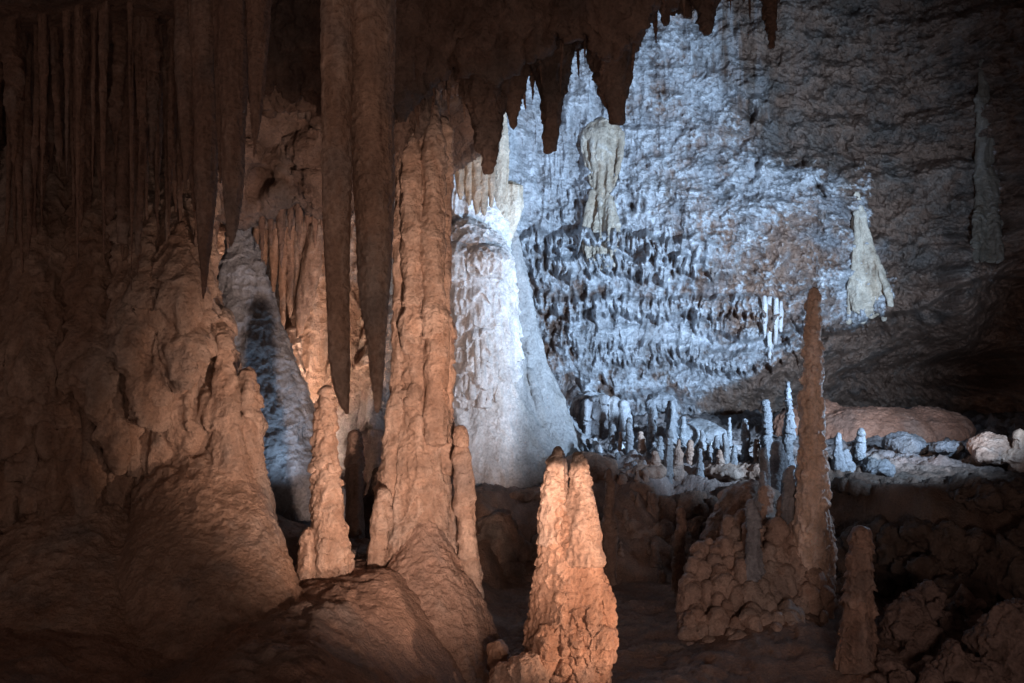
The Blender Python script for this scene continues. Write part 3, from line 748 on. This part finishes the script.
tag(apron, 'gleaming white domed flowstone with a smooth apron right of the orange column', 'flowstone')
child_rock('shoulder', [ptube([(452, 130, 12), (458, 170, 22), (468, 205, 31), (476, 228, 33), (478, 250, 30)], 10.3, .9, 28)], .012, lambda a, b: tuple(u+.6*v for u, v in zip(flow(a, b, 1.2, .2, .03, .045, .012, 13., 1.), knobs(a, b, 1., .03, 10., .01))), 'white', M_white, 2, apron)
dpr = [ptube([(468, 222, 12), (470, 234, 26), (474, 252, 37), (477, 300, 39), (477, 340, 40), (478, 380, 39), (478, 400, 34), (478, 410, 24)], 9.85, .9, 30),
      psph(486, 262, 9.6, 26, 18), psph(455, 262, 9.6, 22, 20)]
for i in range(15):      # comb of drips under the dome
    px = 442+i*5.1; L = R.uniform(8, 34)*(1.2-abs(px-480)/60)
    dpr.append(ptube([(px, 330, 3.2, 9.50+abs(px-478)**2*.00022), (px, 375+L*.4, 3.4, 9.48+abs(px-478)**2*.00022), (px, 385+L*.6, .8, 9.5+abs(px-478)**2*.00022)], 9.6, 1, 10))
child_rock('dome', dpr, .0115, lambda a, b: flow(a, b, 1.25, .24, .06, .045, .010, 14., 1.), 'white', M_white, 1, apron)
# low hump beside the apron
pr = [ptube([(553, 405, 6), (560, 425, 16), (568, 450, 26), (574, 480, 34), (578, 520, 40)], 10.7)]
tag(rock('flowstone_mound', pr, .012, lambda a, b: tuple(u+.6*v for u, v in zip(smoothstone(a, b, 1., .09, .02, 5, .06), flow(a, b, 1.2, .2, .05, .05, .015, 9.))), 'dullblue', M_white, 2), 'dull blue fluted hump low at the right-hand foot of the white apron', 'flowstone')

# ------------------------------------------------------------------ FORMATIONS ON THE FAR WALL
def on_wall(pts, off, flat, nu=24):
    q = []
    for px, py, r in pts: q.append((px, py, r, wall_y(px, py)+off*r/F*14))
    return ptube(q, 14., flat, nu)
pr = [on_wall([(603, 119, 6), (603, 128, 13), (602, 150, 12), (601, 180, 9), (600, 205, 10), (600, 232, 12), (601, 250, 8), (602, 268, 3)], .1, .4)]
for i in range(34):
    a_ = (i+.5)/34*math.pi; k_ = math.cos(a_); d_ = math.sin(a_)
    x0 = 603+k_*10; x1 = 603+k_*20; L = R.uniform(16, 62) if abs(k_) > .5 else R.uniform(40, 120)
    w_ = [wall_y(x0, 120)-.05*d_, wall_y(x1, 130)-.03-.09*d_, wall_y(x1-k_*3, 130+L*.5)-.03-.09*d_, wall_y(x1-k_*9, 130+L)-.02-.06*d_]
    pr.append(ptube([(x0, 119+4*abs(k_), 3, w_[0]), (x1, 130+4*abs(k_), 3.0, w_[1]), (x1-k_*3, 130+L*.5, 2.4, w_[2]), (x1-k_*9, 130+L, .8, w_[3])], 14, 1, 10))
for i in range(11):
    x0 = 584+i*3.4; L = R.uniform(14, 44)
    pr.append(ptube([(600+(x0-600)*.5, 190, 2, wall_y(600, 190)-.04), (x0, 226, 2.8, wall_y(x0, 226)-.06), (x0, 232+L, 1.0, wall_y(x0, 232+L)-.03)], 14, 1, 10))
tag(rock('drapery', pr, .014, lambda a, b: flow(a, b, 1.2, .5, .015, .025, .014, 12.), 'cream', M_flow, 1), 'cream fluted drapery column with a bell-shaped top on the blue wall', 'drapery')
pr = [on_wall([(857, 192, 3), (858, 220, 6), (861, 250, 10), (866, 275, 15), (870, 298, 21), (871, 310, 19)], .15, .35)]
for i in range(7):
    pr.append(on_wall([(856+i*.8, 200+R.uniform(-5, 25), 1.6), (856+i*2.5, 250, 2.8), (851+i*6.2, 290, 3.4), (849+i*7, 312+R.uniform(-8, 14), 2)], -1.0, 1.))
tag(rock('flowstone_cone', pr, .016, lambda a, b: flow(a, b, 1.3, .6, .02, .04, .012, 10.), 'cream', M_white, 1), 'narrow cream flowstone cone widening downward on the right-hand wall', 'flowstone')
pr = [on_wall([(983, 60, 4), (983, 110, 7), (984, 150, 8), (989, 200, 13), (990, 235, 17), (988, 262, 9)], .1, .35)]
for i in range(5):
    pr.append(on_wall([(982, 100, 2), (980+i*2, 180, 3), (976+i*6, 245, 4), (976+i*6, 262, 2)], -.6, 1.))
tag(rock('flowstone_cone', pr, .016, lambda a, b: flow(a, b, 1.3, .6, .03, .04, .012, 9.), 'cream', M_flow, 1, tint=lambda co, no, c, cav: c*.32), 'dull grey-cream flowstone tongue near the right edge of the wall', 'flowstone')
for px, y0, y1, w in ((770, 305, 362, 3.4), (776, 306, 345, 2.6), (765, 304, 338, 2.4), (781, 309, 332, 2.)):
    stalactite([(px, y0-8, w*.8), (px, (y0+y1)/2, w), (px, y1, .8)], wall_y(px, (y0+y1)/2)-.01, 'thin white stalactite on the wall left of the tall right stalagmite', 'white', M_white, .016, lambda a, b: flow(a, b, 1.3, .6, .01, .03, .005, 10.), group='thin white stalactites on the lower wall')
# ------------------------------------------------------------------ THE RIGHT-HAND GROUP
pr = [ptube([(814, 288, 2.5), (813, 297, 4.8), (813, 320, 5.2), (812, 335, 7.5), (813, 352, 6.6), (813, 372, 9.5), (812, 392, 8.2), (812, 410, 10.6), (811, 440, 10), (812, 462, 12.6), (812, 500, 14), (813, 550, 19), (806, 590, 24), (800, 640, 30), (795, 760, 40)], 7.1),
      *drips([(814, 292, 4), (812, 340, 8), (812, 400, 11), (812, 500, 15), (808, 590, 21)], 7.1, 240, 1.5, 3.6, 1., 9)]
tag(rock('stalagmite', pr, .009, lambda a, b: hero(.8, .15, .026, .024, .020, 14., 0., .030, 12.)(a, b), 'cream', M_flow, 2, tint=lambda co, no, c, cav: c*np.array((1.4, 1.2, 1.14), f4)), 'tallest slender stalagmite at the right, dark brown with a bluish rim', 'stalagmite')

pr = []
YT = lambda px: float(np.interp(px, [680, 700, 730, 755, 780, 830], [575, 545, 512, 505, 515, 505]))
for i in range(330):
    px = 686+R.random()*140; y0 = YT(px)+R.random()**1.1*(660-YT(px)); L = R.uniform(16, 60); r = R.uniform(3.5, 8)
    Y = 7.44-(y0-500)*.0056+R.uniform(-.07, .07)-.12*math.sin((px-690)/140*math.pi)
    pr.append(ptube([(px, y0, r*.5), (px+R.uniform(-1, 1), y0+L*.35, r), (px, y0+L*.75, r*.9), (px+R.uniform(-1, 1), y0+L, r*.3)], Y, 1., 10))
    if i % 4 == 0: pr.append(psph(px, y0+4, Y+.03, r*1.1, r*R.uniform(1, 1.6)))
for px, yt, w, Y in ((765, 486, 6, 7.4), (790, 492, 7, 7.25), (777, 520, 7, 7.1), (752, 522, 7, 7.05), (735, 522, 6, 7.3), (742, 560, 7, 6.9)):
    pr.append(ptube([(px, yt, w*.5), (px+1, yt+8, w*.95), (px-1, yt+18, w*.8), (px, yt+30, w*1.1), (px, yt+70, w*1.4)], Y, 1., 14))
pr.append(ptube([(752, 492, 26), (752, 530, 46), (754, 570, 58), (755, 630, 66), (750, 760, 80)], 7.78, .8))
tag(rock('flowstone_mound', pr, .0125, lambda a, b: tuple(.8*u+.7*v for u, v in zip(flow(a, b, 1., .2, .05, .045, .014, 12., 3.), knobs(a, b, 1., .04, 11., .014))), 'brown', M_flow, 2, tint=lambda co, no, c, cav: c*np.array((1.35, 1.35, 1.35), f4)), 'knobbly brown flowstone mound around the foot of the tall right stalagmite', 'flowstone')

ST = [ # px, top, base, r, Y, palette, label
 (766, 401, 470, 4.5, 9.0, 'dim', 'knobby blue-lit stalagmite just left of the thin needle-like one'),
 (789, 382, 480, 3.8, 8.9, 'dim', 'thin needle-like blue-lit stalagmite left of the tall brown one'),
 (775, 444, 540, 6.5, 8.0, 'grey', 'blue-white stalagmite in front of the needle-like one'),
 (764, 450, 540, 6.5, 7.8, 'grey', 'brown rounded stalagmite left of the blue-white one'),
 (782, 452, 500, 4, 8.1, 'grey', 'short bluish stalagmite tucked behind two rounded ones'),
 (762, 473, 550, 6, 7.4, 'grey', 'brown blunt stalagmite rising from the top of the knobbly mound'),
 (791, 468, 560, 8, 7.2, 'grey', 'stout brown stalagmite leaning on the tall right one'),
 (752, 501, 590, 9, 6.9, 'grey', 'hook-topped pale-rimmed stalagmite on the front of the knobbly mound'),
 (838, 433, 490, 5, 8.7, 'dim', 'bright blue-white stalagmite right of the tall brown one'),
 (846, 452, 492, 9, 8.8, 'dim', 'squat spreading bluish stalagmite beside the bright blue-white one'),
 (861, 430, 480, 4, 8.9, 'dim', 'small bluish stalagmite with a thin tip, second right of the tall one'),
 (855, 443, 482, 4, 9.0, 'dim', 'low bluish stalagmite between the bright one and the thin-tipped one'),
 (609, 470, 560, 5.5, 8.2, 'brown', 'lone finger-like stalagmite right of the twin-peaked one'),
 (680, 508, 580, 5.5, 7.9, 'brown', 'lone ringed stalagmite on the lower floor'),
 (629, 419, 450, 2.8, 9.9, 'dullblue', None), (651, 408, 446, 2.6, 10.4, 'dullblue', None), (669, 431, 462, 3, 9.3, 'dullblue', None), (679, 440, 470, 3.4, 9.1, 'brown', None),
 (702, 430, 455, 2.4, 9.6, 'dullblue', None), (717, 437, 462, 2.4, 9.5, 'dullblue', None), (725, 434, 465, 2.8, 9.3, 'dullblue', None), (745, 421, 458, 3, 9.4, 'dullblue', None),
 (673, 401, 430, 3, 11., 'dullblue', None), (700, 450, 470, 2.5, 9.1, 'dullblue', None), (720, 450, 470, 2.5, 9.1, 'brown', None), (735, 446, 468, 2.2, 9.2, 'dullblue', None),
 (641, 432, 450, 2, 9.9, 'brown', None), (660, 437, 455, 2, 9.7, 'dullblue', None), (690, 441, 462, 2, 9.5, 'brown', None), (711, 446, 462, 2, 9.4, 'dullblue', None), (655, 452, 470, 2.2, 9.2, 'brown', None), (757, 440, 470, 2.4, 9.2, 'brown', None),
 (612, 425, 450, 2, 10.2, 'dullblue', None), (620, 432, 452, 1.8, 10., 'brown', None), (684, 418, 436, 2, 10.6, 'dullblue', None), (730, 418, 440, 2, 10.4, 'dullblue', None),
]
for i in range(70):
    px = R.uniform(588, 765); Y = R.uniform(8.1, 10.6); h_ = R.uniform(5, 17)*(1.5 if Y < 9 else 1)
    zb = float(ground_z(np.array([(px-512)/F*Y]), np.array([Y]))[0]); yb = 341.5+(CZ-zb)/Y*F
    ST.append((px, yb-h_, yb, R.uniform(1.6, 3.2), Y, R.choice(('dullblue', 'grey', 'blueish')) if Y > 9.2 else 'brown', None))
for i, (px, yt, yb, r, Y, pal, lab) in enumerate(ST):
    gz = lambda Y: float(ground_z(np.array([(px-512)/F*Y]), np.array([Y]))[0])
    if (Y > 8.4 or not lab) and i < len(ST)-70:
        while gz(Y) < .55 or (px > 612 and gz(Y) < .72): Y += .08
    zb = gz(Y)
    yb = max(yb, 341.5+(CZ-zb+.08)/Y*F)
    n = R.choice((6, 8, 10)); pts = []
    if not lab: r *= R.uniform(.8, 1.5)
    for j in range(n+1):
        t = j/n
        pts.append((px+R.uniform(-.35, .35)*r, yt+(yb-yt)*t, r*(.42+.85*t)*R.uniform(.72, 1.3)))
    pts.insert(0, (px, yt-r*.2, r*.25))
    o = rock('stalagmite', [ptube(pts, Y)], max(.007, min(.011, r/F*Y/4)), hero(.6, .12, .04, .02, .014, 15., i*2., .045, 9.), pal, M_flow, 1)
    if lab: tag(o, lab, 'stalagmite')
    else: tag(o, 'little candle-like stalagmite in the crowd on the plateau below the blue wall', 'stalagmite', 'little stalagmites on the plateau')
# front stalagmite, lower right
pr = [ptube([(861, 528, 7), (861, 545, 9.5), (859, 580, 11), (858, 610, 13), (857, 640, 17), (858, 690, 22), (858, 760, 28)], 6.0), psph(851, 560, 6.0, 5, 9), psph(866, 600, 6.0, 6, 12)]
tag(rock('stalagmite', pr, .009, fd(.8, .16, .055, .02, .009, 13., 6.), 'brown', M_flow, 2), 'blunt stacked brown stalagmite standing alone at the lower right', 'stalagmite')

# ------------------------------------------------------------------ ROCKS
def boulder(px, py, Y, rx, ry, label, pal='brown', mat=None, n=6, vox=.014, disp=None, group=None, seed=1):
    q = random.Random(seed)
    pr = [psph(px, py, Y, rx, ry)]
    for i in range(n):
        a = q.uniform(0, 6.28)
        pr.append(psph(px+math.cos(a)*rx*.55, py+abs(math.sin(a))*ry*.5, Y+q.uniform(-.2, .2), rx*q.uniform(.35, .6), ry*q.uniform(.35, .6)))
    return tag(rock('boulder', pr, vox, disp or (lambda a, b: rough(a, b, .6, .12, .03, seed)), pal, mat or M_dry, 2), label, 'rock', group)
tag(rock('flowstone_mound', [psph(870, 440, 11.8, 70, 36, 60), psph(930, 432, 11.9, 40, 24, 50), psph(820, 440, 12., 50, 40, 40)], .018, lambda a, b: smoothstone(a, b, 1.3, .09, .02), 'brown', M_sand, 3, tint=lambda co, no, c, cav: c*np.array((.62, .45, .38), f4)),
    'broad smooth reddish flowstone hump at the back of the right-hand plateau', 'flowstone')
boulder(992, 449, 9.2, 22, 13, 'salmon-coloured lit boulder on the plateau near the right edge', 'brown', seed=3, n=8, vox=.012)
tag(rock('stalagmite', [ptube([(1020, 431, 4), (1021, 445, 7), (1021, 470, 10)], 9.0), psph(1016, 456, 9.0, 12, 8)], .012, fd(1.), 'orange', M_flow, 1), 'small pinkish stalagmite cut off by the right edge', 'stalagmite')
boulder(905, 445, 9.9, 22, 10, 'dark rock lying before the smooth reddish hump', 'dim', seed=4)
boulder(950, 447, 9.6, 14, 8, 'small dark rock left of the salmon-coloured boulder', 'dim', seed=5)
boulder(876, 470, 8.7, 16, 10, 'bluish broken rock beside the bluish stalagmites', 'dim', seed=6, n=9, disp=lambda a, b: rough(a, b, .4, .2, .04, 3))
tag(rock('flowstone_mound', [psph(695, 432, 11.2, 24, 13, 24), psph(712, 436, 11., 14, 9)], .014, lambda a, b: knobs(a, b, 1., .03, 9.), 'dullblue', M_white, 2), 'low white dome on the plateau behind the little stalagmites', 'flowstone')
pr = [psph(605, 418, 11.4, 26, 20), psph(590, 405, 11.5, 16, 14)]+[ptube([(px, 395+abs(px-605)*.4, 5), (px, 430, 4), (px, 448, 1)], 11.1) for px in (588, 596, 604, 613, 622)]
tag(rock('flowstone_mound', pr, .014, hero(1.2, .2, .05, .05, .015, 10.), 'grey', M_white, 2), 'pale bluish dripping hump at the foot of the wall right of the apron', 'flowstone')
pr = [psph(661, 402, 11.2, 14, 10), ptube([(652, 400, 4), (651, 430, 3.5), (651, 445, 3)], 11.1), ptube([(670, 400, 4), (672, 425, 4), (672, 445, 3)], 11.1)]
tag(rock('flowstone_mound', pr, .013, fd(1.2, .2, .05, .05, .01, 10.), 'dullblue', M_white, 2), 'small white capped flowstone with two legs on the plateau', 'flowstone')
boulder(590, 470, 9.3, 26, 16, 'dark rounded rock at the plateau edge right behind the twin peaks', 'brown', seed=8, n=8)
for i, (px, py, rx, ry, Y, lab) in enumerate(((905, 625, 24, 30, 6.4, 'rounded brown lump right of the blunt stacked stalagmite'), (930, 600, 18, 18, 6.8, 'upper brown lump on the dark slope at the lower right'), (963, 600, 12, 14, 6.9, 'small dark lump between the brown lumps and the large dark boulder'),
        (1010, 660, 44, 60, 6.0, 'large dark smooth boulder at the bottom right corner'), (955, 665, 26, 26, 5.9, 'brown lump at the bottom edge left of the large dark boulder'), (890, 668, 16, 22, 5.9, 'low brown lump at the bottom edge by the blunt stalagmite'))):
    tag(rock('boulder', [psph(px, py, Y, rx*.8, ry)]+[psph(px+R.uniform(-1, 1)*rx, py+R.uniform(.1, 1.8)*ry, Y+R.uniform(-.15, .15), rx*R.uniform(.25, .6), ry*R.uniform(.3, .7)) for _ in range(12)]+[psph(px, py+ry*1.6, Y+.1, rx*1.2, ry*1.1)], .013,
        lambda a, b: tuple(.8*u+.8*v for u, v in zip(flow(a, b, 1., .2, .05, .05, .02), rough(a, b, .45, .30, .07))), 'dark', M_dry, 2), lab, 'rock')  # dark palette carries the shadow these lumps lie in

# ------------------------------------------------------------------ LIGHT
w = bpy.data.worlds.new('World'); scene.world = w; w.use_nodes = True
bg = w.node_tree.nodes['Background']; bg.inputs[0].default_value = (1.0, .66, .56, 1); bg.inputs[1].default_value = .10
from mathutils import Vector
def spot(name, loc, target, energy, color, angle=90, blend=.6, size=.06):
    l = bpy.data.lights.new(name, 'SPOT'); l.energy = energy; l.color = color
    l.spot_size = math.radians(angle); l.spot_blend = blend; l.shadow_soft_size = size
    o = bpy.data.objects.new(name, l); o.location = loc
    o.rotation_euler = (Vector(target)-Vector(loc)).to_track_quat('-Z', 'Y').to_euler()
    COL.objects.link(o); return o
WARM = (1., .50, .27); COOL = (.50, .72, 1.); WHITE = (.88, .92, 1.)
# LIGHTS-BEGIN
WARM = (1., .70, .57)
spot('warm_floodlight', (1.75, 3.75, .5), P(572, 560, 5), 230, (1., .64, .47), 40, .5, .03)
spot('warm_floodlight', (.15, 3.0, .95), P(412, 390, 6), 430, WARM, 63, 1., .05)
spot('cool_floodlight', (4.3, 6.3, 1.9), P(605, 235, 14.5), 5900, COOL, 82, 1., .08)
spot('cool_floodlight', (3.5, 7.9, 1.35), (2.15, 7.5, 1.5), 45, COOL, 105, .8, .04)
spot('cool_floodlight', P(318, 525, 6.8), P(245, 300, 7.6), 22, COOL, 70, .8, .04)
spot('white_floodlight', (1.45, 7.6, 1.5), P(478, 290, 9.9), 185, (.74, .85, 1.), 84, .7, .05)
spot('warm_floodlight', P(335, 500, 7.9), P(345, 290, 9.3), 1150, (1., .70, .54), 100, .6, .06)
spot('warm_floodlight', P(930, 470, 8.4)[:2]+(1.35,), P(850, 345, 13), 60, WARM, 100, .9, .05)
spot('fill_lamp', (.5, -1.2, .9), P(560, 390, 5), 115, (1., .74, .64), 80, 1., .4)  # added fill light behind the camera, lifts the dim foreground
spot('fill_lamp', (1.3, -1.0, 1.3), (1.6, 7.1, 1.2), 260, (1., .76, .70), 50, 1., .4)  # second added fill light, lifts the unlit right-hand group
# LIGHTS-END

# ------------------------------------------------------------------ CAMERA
cam = bpy.data.cameras.new('camera'); cam.sensor_width = 36; cam.lens = 36*F/1024; cam.clip_end = 200; cam.clip_start = .05
co = bpy.data.objects.new('camera', cam); co.location = (0, 0, CZ); co.rotation_euler = (math.radians(90), 0, 0)
COL.objects.link(co); scene.camera = co
scene.render.engine = 'CYCLES'
scene.cycles.use_denoising = True
scene.cycles.max_bounces = 5; scene.cycles.diffuse_bounces = 4
scene.view_settings.view_transform = 'Standard'; scene.view_settings.look = 'None'; scene.view_settings.exposure = 0
